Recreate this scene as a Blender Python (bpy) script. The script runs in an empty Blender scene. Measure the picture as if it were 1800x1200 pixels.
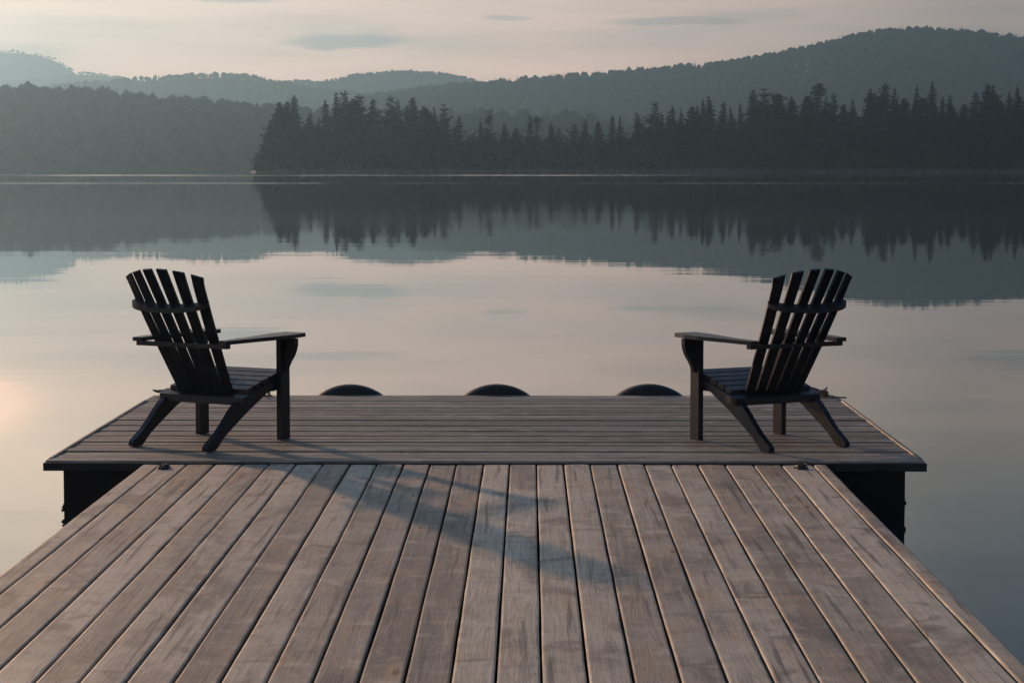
import bpy, bmesh, math, random
import numpy as np
from mathutils import Vector, Matrix, noise

R = math.radians
random.seed(7)
RNG = np.random.default_rng(11)
scene = bpy.context.scene
col = scene.collection

# ------------------------------------------------------------------ camera
CAM_H = 1.594
FPX = 4000.0
PITCH = math.atan(308 / FPX)
cam_d = bpy.data.cameras.new('camera')
cam = bpy.data.objects.new('camera', cam_d)
col.objects.link(cam)
cam.location = (0, 0, CAM_H)
cam.rotation_euler = (R(90) - PITCH, 0, math.atan(30 / FPX))
cam_d.sensor_width = 36
cam_d.lens = 36 * FPX / 1800
cam_d.clip_start = 0.1
cam_d.clip_end = 30000
scene.camera = cam

SUN_AZ = -31.0      # degrees from the view axis, towards the left
SUN_EL = 12.5
WATER_Z = -0.30

# ------------------------------------------------------------------ node helpers
class NT:
    def __init__(self, tree):
        self.t = tree
        self.n = tree.nodes
        self.l = tree.links
    def new(self, typ, **kw):
        nd = self.n.new(typ)
        for k, v in kw.items():
            setattr(nd, k, v)
        return nd
    def put(self, sock, v):
        if hasattr(v, 'is_output'):
            self.l.new(v, sock)
        elif isinstance(v, (tuple, list)):
            sock.default_value = tuple(v) if len(v) == len(sock.default_value) else tuple(v) + (1,)
        else:
            sock.default_value = v
    def math(self, op, a, b=0.0, c=None, clamp=False):
        nd = self.new('ShaderNodeMath', operation=op, use_clamp=clamp)
        self.put(nd.inputs[0], a)
        self.put(nd.inputs[1], b)
        if c is not None:
            self.put(nd.inputs[2], c)
        return nd.outputs[0]
    def mix(self, fac, a, b, typ='MIX'):
        nd = self.new('ShaderNodeMix', data_type='RGBA', blend_type=typ)
        self.put(nd.inputs[0], fac)
        self.put(nd.inputs[6], a)
        self.put(nd.inputs[7], b)
        return nd.outputs[2]
    def ramp(self, fac, stops, interp='LINEAR'):
        nd = self.new('ShaderNodeValToRGB')
        cr = nd.color_ramp
        cr.interpolation = interp
        while len(cr.elements) < len(stops):
            cr.elements.new(0.5)
        for e, (p, c) in zip(cr.elements, stops):
            e.position = p
            e.color = (c, c, c, 1) if isinstance(c, (int, float)) else tuple(c) + (1,)
        self.put(nd.inputs[0], fac)
        return nd.outputs[0]
    def maprange(self, v, a, b, c, d, interp='LINEAR'):
        nd = self.new('ShaderNodeMapRange', interpolation_type=interp)
        for i, x in enumerate((v, a, b, c, d)):
            self.put(nd.inputs[i], x)
        return nd.outputs[0]
    def noise(self, vec, scale, detail=3, rough=0.5, dist=0.0):
        nd = self.new('ShaderNodeTexNoise')
        self.put(nd.inputs['Vector'], vec)
        nd.inputs['Scale'].default_value = scale
        nd.inputs['Detail'].default_value = detail
        nd.inputs['Roughness'].default_value = rough
        nd.inputs['Distortion'].default_value = dist
        return nd.outputs['Fac']
    def comb(self, x, y, z=0.0):
        nd = self.new('ShaderNodeCombineXYZ')
        for i, v in enumerate((x, y, z)):
            self.put(nd.inputs[i], v)
        return nd.outputs[0]
    def sep(self, v):
        nd = self.new('ShaderNodeSeparateXYZ')
        self.put(nd.inputs[0], v)
        return nd.outputs

# ------------------------------------------------------------------ world sky
world = bpy.data.worlds.new('World')
scene.world = world
world.use_nodes = True
w = NT(world.node_tree)
w.n.clear()
tc = w.new('ShaderNodeTexCoord')
dx, dy, dz = w.sep(tc.outputs['Generated'])
el = w.math('MULTIPLY', w.math('ARCSINE', dz), 4000.0)            # elevation, 4000 units a radian
az = w.math('MULTIPLY', w.math('ARCTAN2', dx, dy), 4000.0)        # azimuth from the view axis
# slow irregular warp so that no cloud edge is a clean ellipse
wn = w.noise(w.comb(w.math('MULTIPLY', az, 0.006), w.math('MULTIPLY', el, 0.03)), 1.0, 5, 0.6)
wn = w.math('SUBTRACT', wn, 0.5)
SKY = w.ramp(w.math('DIVIDE', w.math('MAXIMUM', el, 0.0), 1600.0), [
    (0.00, (2.30, 1.42, 1.04)), (0.09, (2.22, 1.40, 1.02)), (0.125, (2.00, 1.32, 0.97)),
    (0.182, (1.65, 1.16, 0.91)), (0.245, (1.63, 1.16, 0.88)), (0.34, (1.30, 1.03, 0.80)),
    (0.50, (0.85, 0.78, 0.72)), (0.75, (0.44, 0.50, 0.58)), (1.0, (0.22, 0.33, 0.50))])
low = w.ramp(w.math('DIVIDE', w.math('ADD', az, 1600.0), 3200.0), [
    (0.0, 0.80), (0.22, 0.86), (0.36, 1.02), (0.50, 1.0), (0.62, 0.80), (0.75, 0.52), (1.0, 0.40)], 'EASE')
high = w.ramp(w.math('DIVIDE', w.math('ADD', az, 1600.0), 3200.0), [
    (0.0, 1.3), (0.24, 1.1), (0.38, 1.0), (0.50, 0.92), (0.62, 0.70), (0.75, 0.46), (1.0, 0.36)], 'EASE')
azf = w.mix(w.maprange(el, 180, 560, 0, 1, 'SMOOTHSTEP'), low, high)
base = w.mix(1.0, SKY, azf, 'MULTIPLY')
# away from the sun the sky greys towards blue
coolf = w.math('MULTIPLY', w.maprange(az, 200, 1100, 0, 1, 'SMOOTHSTEP'), w.maprange(el, 330, 720, 0.12, 1.0, 'SMOOTHSTEP'))
base = w.mix(coolf, base, w.mix(1.0, base, (0.58, 0.86, 1.14), 'MULTIPLY'))
# thin streaky high cloud
st = w.noise(w.comb(w.math('MULTIPLY', az, 0.0022), w.math('MULTIPLY', el, 0.022), 3.1), 1.0, 5, 0.55)
st = w.maprange(st, 0.42, 0.72, 0.0, 0.34, 'SMOOTHSTEP')
cloud_c = w.mix(1.0, w.mix(0.5, base, azf), (0.50, 0.60, 0.63), 'MULTIPLY')
base = w.mix(st, base, cloud_c)
def lens(a0, e0, ra, re, amt, soft=0.5):
    """a lens-shaped cloud centred on (azimuth a0, elevation e0)"""
    global base
    u = w.math('DIVIDE', w.math('SUBTRACT', w.math('ADD', az, w.math('MULTIPLY', wn, ra * 1.1)), a0), ra)
    v = w.math('DIVIDE', w.math('SUBTRACT', w.math('ADD', el, w.math('MULTIPLY', wn, re * 1.9)), e0), re)
    d = w.math('SQRT', w.math('ADD', w.math('MULTIPLY', u, u), w.math('MULTIPLY', v, v)))
    m = w.maprange(d, 1.0 - soft, 1.12, amt, 0.0, 'SMOOTHSTEP')
    base = w.mix(m, base, cloud_c)
lens(-320, 216, 112, 17, 0.85)
lens(-505, 292, 100, 14, 0.75)
lens(-40, 257, 60, 6, 0.55)
lens(255, 249, 150, 9, 0.6)
lens(380, 259, 150, 14, 0.4, 0.8)
lens(-905, 190, 150, 36, 0.6, 0.7)
lens(840, 330, 110, 18, 0.55)
lens(-330, 330, 140, 8, 0.45)
lens(-200, 130, 70, 8, 0.3, 0.9)
def glow(a0, e0, ra, re, c, amt):
    global base
    u = w.math('DIVIDE', w.math('SUBTRACT', az, a0), ra)
    v = w.math('DIVIDE', w.math('SUBTRACT', el, e0), re)
    d = w.math('ADD', w.math('MULTIPLY', u, u), w.math('MULTIPLY', v, v))
    g = w.math('MULTIPLY', w.math('EXPONENT', w.math('MULTIPLY', d, -1.0)), amt)
    base = w.mix(g, base, c, 'ADD')
glow(-975, 405, 95, 46, (1.0, 0.42, 0.24), 2.0)
glow(-1250, 640, 560, 330, (1.0, 0.68, 0.42), 2.0)
nish = w.new('ShaderNodeTexSky', sky_type='NISHITA')
nish.sun_disc = False
nish.sun_elevation = R(SUN_EL)
nish.sun_rotation = R(SUN_AZ)
nish.air_density = 1.0
nish.dust_density = 2.0
nish_c = w.mix(1.0, nish.outputs[0], (0.072, 0.090, 0.118), 'MULTIPLY')
tot = w.mix(w.maprange(el, 850, 2200, 0, 0.75, 'SMOOTHSTEP'), base, nish_c)
bg = w.new('ShaderNodeBackground')
w.put(bg.inputs[0], tot)
bg.inputs[1].default_value = 1.0
wo = w.new('ShaderNodeOutputWorld')
w.l.new(bg.outputs[0], wo.inputs[0])

# ------------------------------------------------------------------ sun
sd = bpy.data.lights.new('sun', 'SUN')
sd.energy = 5.0
sd.angle = R(1.5)
sd.color = (1.0, 0.58, 0.34)
sun = bpy.data.objects.new('sun', sd)
col.objects.link(sun)
ce = math.cos(R(SUN_EL))
sdir = Vector((math.sin(R(SUN_AZ)) * ce, math.cos(R(SUN_AZ)) * ce, math.sin(R(SUN_EL))))
sun.rotation_euler = sdir.to_track_quat('Z', 'Y').to_euler()
sun.location = (-20, 30, 20)

vs = scene.view_settings
vs.view_transform = 'Standard'
vs.look = 'None'
vs.exposure = 0.0
vs.gamma = 1.0
vs.use_curve_mapping = False
cy = scene.cycles
cy.use_denoising = True
cy.max_bounces = 6
cy.diffuse_bounces = 3
cy.glossy_bounces = 3
cy.volume_bounces = 0

# ------------------------------------------------------------------ helpers
def obj(name, me, mat=None, parent=None):
    o = bpy.data.objects.new(name, me)
    col.objects.link(o)
    if mat is not None and me is not None and not me.materials:
        me.materials.append(mat)
    if parent is not None:
        o.parent = parent
    return o

def empty(name, loc=(0, 0, 0), rz=0.0):
    o = bpy.data.objects.new(name, None)
    o.empty_display_size = 0.1
    col.objects.link(o)
    o.location = loc
    o.rotation_euler = (0, 0, rz)
    return o

def tag(o, label=None, cat=None, group=None, kind=None):
    if label: o['label'] = label
    if cat: o['category'] = cat
    if group: o['group'] = group
    if kind: o['kind'] = kind
    return o

def at(px, y, d):
    """world point at distance d along the view axis behind photo pixel (px, y)"""
    k = (y - 600) / FPX
    # (H-z)cos - d sin = k (d cos + (H-z) sin)
    c, s = math.cos(PITCH), math.sin(PITCH)
    h = d * (k * c + s) / (c - k * s)
    zc = d * c + h * s
    return Vector(((px - 930) / FPX * zc, d, CAM_H - h))

def ground(px, y, z=0.0):
    """world point on the level plane z behind photo pixel (px, y)"""
    k = (y - 600) / FPX
    c, s = math.cos(PITCH), math.sin(PITCH)
    h = CAM_H - z
    d = h * (c - k * s) / (k * c + s)
    zc = d * c + h * s
    return Vector(((px - 930) / FPX * zc, d, z))

def tri_mesh(name, V, F, smooth=False):
    me = bpy.data.meshes.new(name)
    V = np.asarray(V, dtype=np.float32).reshape(-1, 3)
    F = np.asarray(F, dtype=np.int32)
    k = F.shape[1]
    me.vertices.add(len(V)); me.vertices.foreach_set('co', V.ravel())
    me.loops.add(F.size); me.loops.foreach_set('vertex_index', F.ravel())
    me.polygons.add(len(F))
    me.polygons.foreach_set('loop_start', np.arange(0, F.size, k, dtype=np.int32))
    me.polygons.foreach_set('loop_total', np.full(len(F), k, dtype=np.int32))
    if smooth:
        me.polygons.foreach_set('use_smooth', np.ones(len(F), dtype=bool))
    me.update(calc_edges=True)
    return me

def bm_mesh(name, bm, bevel=0.0, segs=2, smooth=False):
    if bevel > 0:
        bmesh.ops.bevel(bm, geom=[e for e in bm.edges if len(e.link_faces) == 2 and e.calc_face_angle(0) > 0.5],
                        offset=bevel, segments=segs, profile=0.6, affect='EDGES', clamp_overlap=True)
    bmesh.ops.recalc_face_normals(bm, faces=bm.faces)
    me = bpy.data.meshes.new(name)
    bm.to_mesh(me)
    bm.free()
    if smooth:
        for p in me.polygons: p.use_smooth = True
    return me

def add_box(bm, x0, x1, y0, y1, z0, z1, M=None):
    vs_ = [bm.verts.new((x, y, z)) for z in (z0, z1) for y in (y0, y1) for x in (x0, x1)]
    if M is not None:
        for v in vs_: v.co = M @ v.co
    for f in ((0, 2, 3, 1), (4, 5, 7, 6), (0, 1, 5, 4), (2, 6, 7, 3), (0, 4, 6, 2), (1, 3, 7, 5)):
        bm.faces.new([vs_[i] for i in f])

def add_prism(bm, pts, axis, a0, a1):
    """extrude the outline pts (two coordinates) along axis from a0 to a1"""
    def p3(p, a):
        if axis == 'x': return (a, p[0], p[1])
        if axis == 'y': return (p[0], a, p[1])
        return (p[0], p[1], a)
    A = [bm.verts.new(p3(p, a0)) for p in pts]
    B = [bm.verts.new(p3(p, a1)) for p in pts]
    bm.faces.new(A)
    bm.faces.new(B[::-1])
    n = len(pts)
    for i in range(n):
        bm.faces.new((A[i], B[i], B[(i + 1) % n], A[(i + 1) % n]))

def add_tube(bm, pts, r, n=8):
    rings = []
    for i, p in enumerate(pts):
        p = Vector(p)
        t = (Vector(pts[min(i + 1, len(pts) - 1)]) - Vector(pts[max(i - 1, 0)])).normalized()
        up = Vector((0, 0, 1)) if abs(t.z) < 0.9 else Vector((1, 0, 0))
        a = t.cross(up).normalized(); b = t.cross(a)
        rr = r[i] if isinstance(r, (list, tuple)) else r
        rings.append([bm.verts.new(p + (a * math.cos(k * 2 * math.pi / n) + b * math.sin(k * 2 * math.pi / n)) * rr) for k in range(n)])
    for i in range(len(rings) - 1):
        for k in range(n):
            bm.faces.new((rings[i][k], rings[i][(k + 1) % n], rings[i + 1][(k + 1) % n], rings[i + 1][k]))
    bm.faces.new(rings[0][::-1]); bm.faces.new(rings[-1])

# ------------------------------------------------------------------ materials
def new_mat(name):
    m = bpy.data.materials.new(name)
    m.use_nodes = True
    t = NT(m.node_tree)
    b = m.node_tree.nodes['Principled BSDF']
    return m, t, b

def wood_mat(name, light, mid, dark, warm, stain=0.5, rough=0.62, grain=1.0, spec=0.35):
    m, t, b = new_mat(name)
    uv = t.new('ShaderNodeUVMap', uv_map='UVMap').outputs[0]
    u, v, _ = t.sep(uv)
    at_ = t.new('ShaderNodeAttribute', attribute_name='board')
    rx, ry, rz = t.sep(at_.outputs['Vector'])
    off = t.math('MULTIPLY', rx, 61.0)
    off2 = t.math('MULTIPLY', ry, 37.0)
    # warped coordinates: the wander of the grain about knots
    lw = t.noise(t.comb(t.math('MULTIPLY', u, 9.0), t.math('ADD', t.math('MULTIPLY', v, 1.1), off), off2), 1.0, 2, 0.5)
    uw = t.math('ADD', u, t.math('MULTIPLY', t.math('SUBTRACT', lw, 0.5), 0.055))
    # growth rings cut flat: cathedral lines
    ringv = t.noise(t.comb(t.math('MULTIPLY', uw, 16.0), t.math('ADD', t.math('MULTIPLY', v, 0.55), off2), off), 1.0, 1, 0.4)
    ring = t.math('PINGPONG', t.math('MULTIPLY', ringv, 34.0), 1.0)
    ring = t.math('POWER', ring, 1.6)
    # fine fibre
    fib = t.noise(t.comb(t.math('MULTIPLY', uw, 210.0), t.math('ADD', t.math('MULTIPLY', v, 3.2), off), off2), 1.0, 4, 0.65)
    fib2 = t.noise(t.comb(t.math('MULTIPLY', uw, 620.0), t.math('ADD', t.math('MULTIPLY', v, 22.0), off2), off), 1.0, 3, 0.6)
    # large weather stains and smaller blotches
    big = t.noise(t.comb(t.math('MULTIPLY', u, 3.5), t.math('ADD', t.math('MULTIPLY', v, 0.9), off), off), 1.0, 4, 0.6, 0.6)
    blot = t.noise(t.comb(t.math('MULTIPLY', u, 22.0), t.math('ADD', t.math('MULTIPLY', v, 7.0), off2), off2), 1.0, 5, 0.68, 1.2)
    c = t.mix(t.math('POWER', rx, 0.8), mid, light)
    c = t.mix(t.math('MULTIPLY', t.maprange(rz, 0.45, 1.0, 0.0, 0.75), 1.0), c, dark)
    c = t.mix(t.maprange(big, 0.48, 0.66, 0.0, stain * 0.8, 'SMOOTHSTEP'), c, dark)
    c = t.mix(t.maprange(blot, 0.52, 0.78, 0.0, 0.55 * stain + 0.1, 'SMOOTHSTEP'), c, dark)
    c = t.mix(t.maprange(blot, 0.46, 0.26, 0.0, 0.38, 'SMOOTHSTEP'), c, light)
    wm = t.noise(t.comb(t.math('MULTIPLY', u, 8.0), t.math('ADD', t.math('MULTIPLY', v, 1.6), off2), 5.0), 1.0, 3, 0.6)
    c = t.mix(t.math('MULTIPLY', t.maprange(wm, 0.45, 0.70, 0.0, 0.7, 'SMOOTHSTEP'), t.maprange(rz, 0.2, 1, 0.35, 1.0)), c, warm)
    rg = t.math('MULTIPLY', ring, t.maprange(ry, 0.0, 1.0, 0.04, 0.55))
    c = t.mix(t.math('MULTIPLY', rg, grain), c, t.mix(0.5, dark, mid))
    c = t.mix(t.math('MULTIPLY', t.maprange(fib, 0.35, 0.7, 0.0, 0.34), grain), c, dark)
    # darker and lighter bands of grain, a finger wide, running the length
    gb = t.noise(t.comb(t.math('MULTIPLY', uw, 48.0), t.math('ADD', t.math('MULTIPLY', v, 0.9), off2), off), 1.0, 4, 0.7)
    c = t.mix(t.maprange(gb, 0.52, 0.76, 0.0, 0.50, 'SMOOTHSTEP'), c, dark)
    c = t.mix(t.maprange(gb, 0.46, 0.28, 0.0, 0.35, 'SMOOTHSTEP'), c, light)
    # mottling across the board where the weather has bleached it unevenly
    mo = t.noise(t.comb(t.math('MULTIPLY', u, 5.0), t.math('ADD', t.math('MULTIPLY', v, 5.0), off), off), 1.0, 4, 0.62, 0.8)
    c = t.mix(t.maprange(mo, 0.52, 0.70, 0.0, 0.62, 'SMOOTHSTEP'), c, dark)
    c = t.mix(t.maprange(mo, 0.47, 0.30, 0.0, 0.42, 'SMOOTHSTEP'), c, light)
    # dark streaks that run along one board for a while
    stv = t.noise(t.comb(t.math('MULTIPLY', u, 26.0), t.math('ADD', t.math('MULTIPLY', v, 0.7), off), 9.0), 1.0, 3, 0.6)
    c = t.mix(t.math('MULTIPLY', t.maprange(stv, 0.56, 0.68, 0.0, 0.75, 'SMOOTHSTEP'), stain), c, t.mix(0.65, dark, (0.03, 0.028, 0.03)))
    # knots
    vor = t.new('ShaderNodeTexVoronoi', feature='F1')
    t.put(vor.inputs['Vector'], t.comb(t.math('MULTIPLY', uw, 5.0), t.math('ADD', t.math('MULTIPLY', v, 1.1), off), off2))
    vor.inputs['Scale'].default_value = 1.0
    kn = t.maprange(vor.outputs['Distance'], 0.02, 0.075, 1.0, 0.0, 'SMOOTHSTEP')
    kh = t.maprange(vor.outputs['Distance'], 0.10, 0.24, 0.45, 0.0, 'SMOOTHSTEP')
    c = t.mix(kh, c, warm)
    c = t.mix(t.math('MULTIPLY', kn, 0.8), c, (0.045, 0.032, 0.026))
    # checks: short black splits along the grain
    ck = t.noise(t.comb(t.math('MULTIPLY', uw, 330.0), t.math('ADD', t.math('MULTIPLY', v, 1.5), off2), off), 1.0, 2, 0.5)
    ckm = t.maprange(ck, 0.73, 0.78, 0.0, 0.75)
    c = t.mix(ckm, c, (0.03, 0.026, 0.025))
    # saw-rough patches across the board
    cs = t.noise(t.comb(t.math('MULTIPLY', u, 6.0), t.math('ADD', t.math('MULTIPLY', v, 160.0), off), off2), 1.0, 2, 0.5)
    csm = t.math('MULTIPLY', t.maprange(cs, 0.42, 0.6, 0, 0.12), t.maprange(big, 0.35, 0.55, 1.0, 0.0))
    c = t.mix(csm, c, dark)
    # darker worn edges
    t.put(b.inputs['Base Color'], c)
    t.put(b.inputs['Roughness'], t.maprange(fib, 0.3, 0.7, rough - 0.08, rough + 0.12))
    b.inputs['Specular IOR Level'].default_value = spec
    h = t.math('ADD', t.math('MULTIPLY', fib, 0.9), t.math('MULTIPLY', fib2, 0.35))
    h = t.math('SUBTRACT', h, t.math('MULTIPLY', ckm, 1.0))
    h = t.math('SUBTRACT', h, t.math('MULTIPLY', ring, 0.25))
    h = t.math('ADD', h, t.math('MULTIPLY', blot, 0.8))
    bp = t.new('ShaderNodeBump')
    bp.inputs['Strength'].default_value = 0.55
    bp.inputs['Distance'].default_value = 0.0016
    t.put(bp.inputs['Height'], h)
    t.put(b.inputs['Normal'], bp.outputs[0])
    return m

M_PLANK = wood_mat('weathered walkway planks', (0.65, 0.58, 0.44), (0.35, 0.298, 0.218), (0.13, 0.115, 0.096), (0.47, 0.32, 0.18), 1.0)
M_TDECK = wood_mat('weathered platform boards', (0.40, 0.37, 0.30), (0.14, 0.126, 0.10), (0.050, 0.048, 0.044), (0.22, 0.155, 0.095), 0.9, 0.6, 1.2)

def plain(name, c, rough=0.6, nscale=20.0, amt=0.35, spec=0.4, metal=0.0, bump=0.002):
    m, t, b = new_mat(name)
    co = t.new('ShaderNodeTexCoord').outputs['Object']
    n1 = t.noise(co, nscale, 5, 0.6)
    c2 = tuple(x * (1 - amt) for x in c)
    c3 = tuple(min(1, x * (1 + amt)) for x in c)
    t.put(b.inputs['Base Color'], t.mix(t.maprange(n1, 0.3, 0.7, 0, 1), c2, c3))
    t.put(b.inputs['Roughness'], t.maprange(n1, 0.3, 0.7, rough - 0.1, rough + 0.1))
    b.inputs['Specular IOR Level'].default_value = spec
    b.inputs['Metallic'].default_value = metal
    bp = t.new('ShaderNodeBump'); bp.inputs['Strength'].default_value = 0.4; bp.inputs['Distance'].default_value = bump
    t.put(bp.inputs['Height'], t.noise(co, nscale * 3, 4, 0.6))
    t.put(b.inputs['Normal'], bp.outputs[0])
    return m

M_CHAIR = plain('chair paint', (0.010, 0.013, 0.018), 0.45, 26, 0.75, 0.35)
M_SHADEWOOD = plain('dark framing with painted shade', (0.022, 0.022, 0.024), 0.7, 9, 0.5, 0.25)  # near-black colour holds the shade of the fascia, turned from the sun
M_FLOAT = plain('black float drum', (0.008, 0.009, 0.012), 0.6, 4, 0.4, 0.2)
M_TYRE = plain('black rubber', (0.012, 0.012, 0.013), 0.55, 30, 0.3, 0.3)
M_IRON = plain('dark iron', (0.03, 0.028, 0.027), 0.5, 40, 0.5, 0.5, 0.6)
M_ROPE = plain('old rope', (0.14, 0.11, 0.08), 0.9, 120, 0.4, 0.1)
M_CLEAT = plain('rusty galvanised cleat', (0.20, 0.13, 0.085), 0.45, 60, 0.5, 0.5, 0.5)

def foliage_mat(name, c1, c2, scale=0.35, obj_random=False):
    m, t, b = new_mat(name)
    geo = t.new('ShaderNodeNewGeometry')
    n1 = t.noise(geo.outputs['Position'], scale, 3, 0.6)
    if obj_random:
        oi = t.new('ShaderNodeObjectInfo').outputs['Random']
        n1 = t.math('ADD', t.math('MULTIPLY', n1, 0.6), t.math('MULTIPLY', oi, 0.4))
    c = t.mix(t.maprange(n1, 0.3, 0.7, 0, 1), c1, c2)
    c = t.mix(t.math('MULTIPLY', geo.outputs['Random Per Island'], 0.5), c, c1)
    t.put(b.inputs['Base Color'], c)
    b.inputs['Roughness'].default_value = 0.75
    b.inputs['Specular IOR Level'].default_value = 0.0
    return m
M_CONIFER = foliage_mat('conifer needles', (0.012, 0.021, 0.015), (0.026, 0.040, 0.024), 0.2, True)
M_LEAF = foliage_mat('mixed forest leaves', (0.036, 0.060, 0.030), (0.070, 0.105, 0.045), 0.045)
M_FAR = foliage_mat('far forest', (0.028, 0.048, 0.030), (0.055, 0.080, 0.042), 0.012)
M_BARK = plain('bark', (0.055, 0.045, 0.038), 0.85, 3, 0.4, 0.1)
M_SHORE = plain('stony shore', (0.085, 0.078, 0.068), 0.8, 0.6, 0.5, 0.2)
M_SOIL = plain('forest floor', (0.035, 0.045, 0.025), 0.9, 0.05, 0.4, 0.1)

# ------------------------------------------------------------------ water
def water_mat():
    m, t, b = new_mat('lake water')
    b.inputs['Base Color'].default_value = (0.014, 0.024, 0.028, 1)
    b.inputs['IOR'].default_value = 1.333
    geo = t.new('ShaderNodeNewGeometry')
    x, y, z = t.sep(geo.outputs['Position'])
    # ripple bands: wind-ruffled strips lying across the lake
    wob = t.math('MULTIPLY', t.math('SUBTRACT', t.noise(t.comb(t.math('MULTIPLY', x, 0.012), t.math('MULTIPLY', y, 0.002)), 1.0, 3, 0.5), 0.5), 1.0)
    def band(y0, hw, amp, wobble):
        yy = t.math('ADD', y, t.math('MULTIPLY', wob, wobble))
        d = t.math('DIVIDE', t.math('ABSOLUTE', t.math('SUBTRACT', yy, y0)), hw)
        return t.maprange(d, 0.15 if hw == 26 else 0.45, 1.0, amp, 0.0, 'SMOOTHSTEP')
    r = band(470, 40, 0.20, 70)
    r = t.math('MAXIMUM', r, band(252, 7, 0.22, 14))
    gen = t.noise(t.comb(t.math('MULTIPLY', x, 0.012), t.math('MULTIPLY', y, 0.05)), 1.0, 4, 0.6)
    brk = t.maprange(t.noise(t.comb(t.math('MULTIPLY', x, 0.03), t.math('MULTIPLY', y, 0.01), 4.0), 1.0, 4, 0.6), 0.32, 0.62, 0.12, 1.0)
    r = t.math('MULTIPLY', t.math('MULTIPLY', r, brk), t.maprange(t.math('DIVIDE', x, y), -0.1, 0.22, 1.0, 0.55))
    # ruffled breadth between 65 m and 110 m
    mid = band(84, 26, 0.042, 14)
    mid = t.math('MULTIPLY', mid, t.maprange(gen, 0.35, 0.62, 0.75, 1.0))
    far = t.maprange(y, 120, 240, 0.0, 0.022)
    r = t.math('MAXIMUM', t.math('MAXIMUM', r, mid), far)
    r = t.math('MAXIMUM', r, 0.005)
    t.put(b.inputs['Roughness'], r)
    # long low ripples
    c1 = t.comb(t.math('MULTIPLY', x, 0.055), t.math('MULTIPLY', y, 0.62))
    c2 = t.comb(t.math('MULTIPLY', x, 0.35), t.math('MULTIPLY', y, 2.4), 2.0)
    c3 = t.comb(t.math('MULTIPLY', x, 0.02), t.math('MULTIPLY', y, 0.11), 7.0)
    h = t.math('ADD', t.math('MULTIPLY', t.noise(c1, 1.0, 3, 0.5), 0.0016), t.math('MULTIPLY', t.noise(c2, 1.0, 3, 0.5), 0.00032))
    h = t.math('ADD', h, t.math('MULTIPLY', t.noise(c3, 1.0, 2, 0.5), 0.0035))
    bp = t.new('ShaderNodeBump')
    bp.inputs['Strength'].default_value = 1.0
    bp.inputs['Distance'].default_value = 1.0
    t.put(bp.inputs['Height'], h)
    t.put(b.inputs['Normal'], bp.outputs[0])
    return m
FAR = 5000.0
V = [(-2400, -900, WATER_Z), (2400, -900, WATER_Z), (2400, FAR - 50, WATER_Z), (-2400, FAR - 50, WATER_Z)]
wat = obj('water', tri_mesh('water', V, [[0, 1, 2, 3]]), water_mat())
tag(wat, 'still lake water mirroring the hills and pale sky', kind='structure')

# ------------------------------------------------------------------ haze
bm = bmesh.new()
add_box(bm, -2900, 2900, -1000, FAR + 50, -4.0, 285)
haze = obj('haze', bm_mesh('haze', bm))
tag(haze, 'pale morning haze over the lake', kind='stuff')
hm = bpy.data.materials.new('haze air'); hm.use_nodes = True
ht = NT(hm.node_tree); ht.n.clear()
pv = ht.new('ShaderNodeVolumePrincipled')
pv.inputs['Color'].default_value = (0.215, 0.41, 0.60, 1)
pv.inputs['Density'].default_value = 0.00032
pv.inputs['Anisotropy'].default_value = 0.71
ho = ht.new('ShaderNodeOutputMaterial')
ht.l.new(pv.outputs[0], ho.inputs['Volume'])
haze.data.materials.append(hm)

# ------------------------------------------------------------------ hills
def interp(pts, x):
    xs = [p[0] for p in pts]; ys = [p[1] for p in pts]
    return float(np.interp(x, xs, ys))

def hill(name, label, sky, d0, d1, tree_h, power=1.3, nx=110, ny=26, rough=0.03, wander=0.0):
    """terrain whose crest, trees included, follows the skyline sky = [(px, y)...] at distance d1"""
    a, bq = sky[0][0], sky[-1][0]
    V = []; info = {}
    def height(px, d):
        t_ = (d - d0) / (d1 - d0)
        zc = at(px, interp(sky, px), d1).z - tree_h
        X = (px - 930) / FPX * d
        if t_ <= 1:
            q = max(t_, 0) ** (1 / power)
            q = q * q * (3 - 2 * q) * 0.35 + q * 0.65
        else:
            q = 1 - 0.5 * (t_ - 1) ** 2
        n = noise.noise(Vector((X * 0.008, d * 0.006, d1))) + 0.5 * noise.noise(Vector((X * 0.02, d * 0.015, d1)))
        el_ = (zc - WATER_Z) * q * (1 + rough * 2 * n * (1 - abs(min(t_, 1)) ** 4)) - 0.6 * (1 - min(1, max(0, t_) * 20))
        return WATER_Z + el_
    for j in range(ny + 1):
        t_ = -0.01 + 1.36 * j / ny
        for i in range(nx + 1):
            px = a + (bq - a) * i / nx
            d = d0 + (d1 - d0) * t_
            ds = d + wander * noise.noise(Vector((px * 0.004, 3.3, 0)))
            V.append(((px - 930) / FPX * d, ds, height(px, d)))
    F = [[j * (nx + 1) + i, j * (nx + 1) + i + 1, (j + 1) * (nx + 1) + i + 1, (j + 1) * (nx + 1) + i] for j in range(ny) for i in range(nx)]
    o = obj(name, tri_mesh(name, V, F, True), M_SOIL)
    tag(o, label, kind='structure')
    return height

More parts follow.
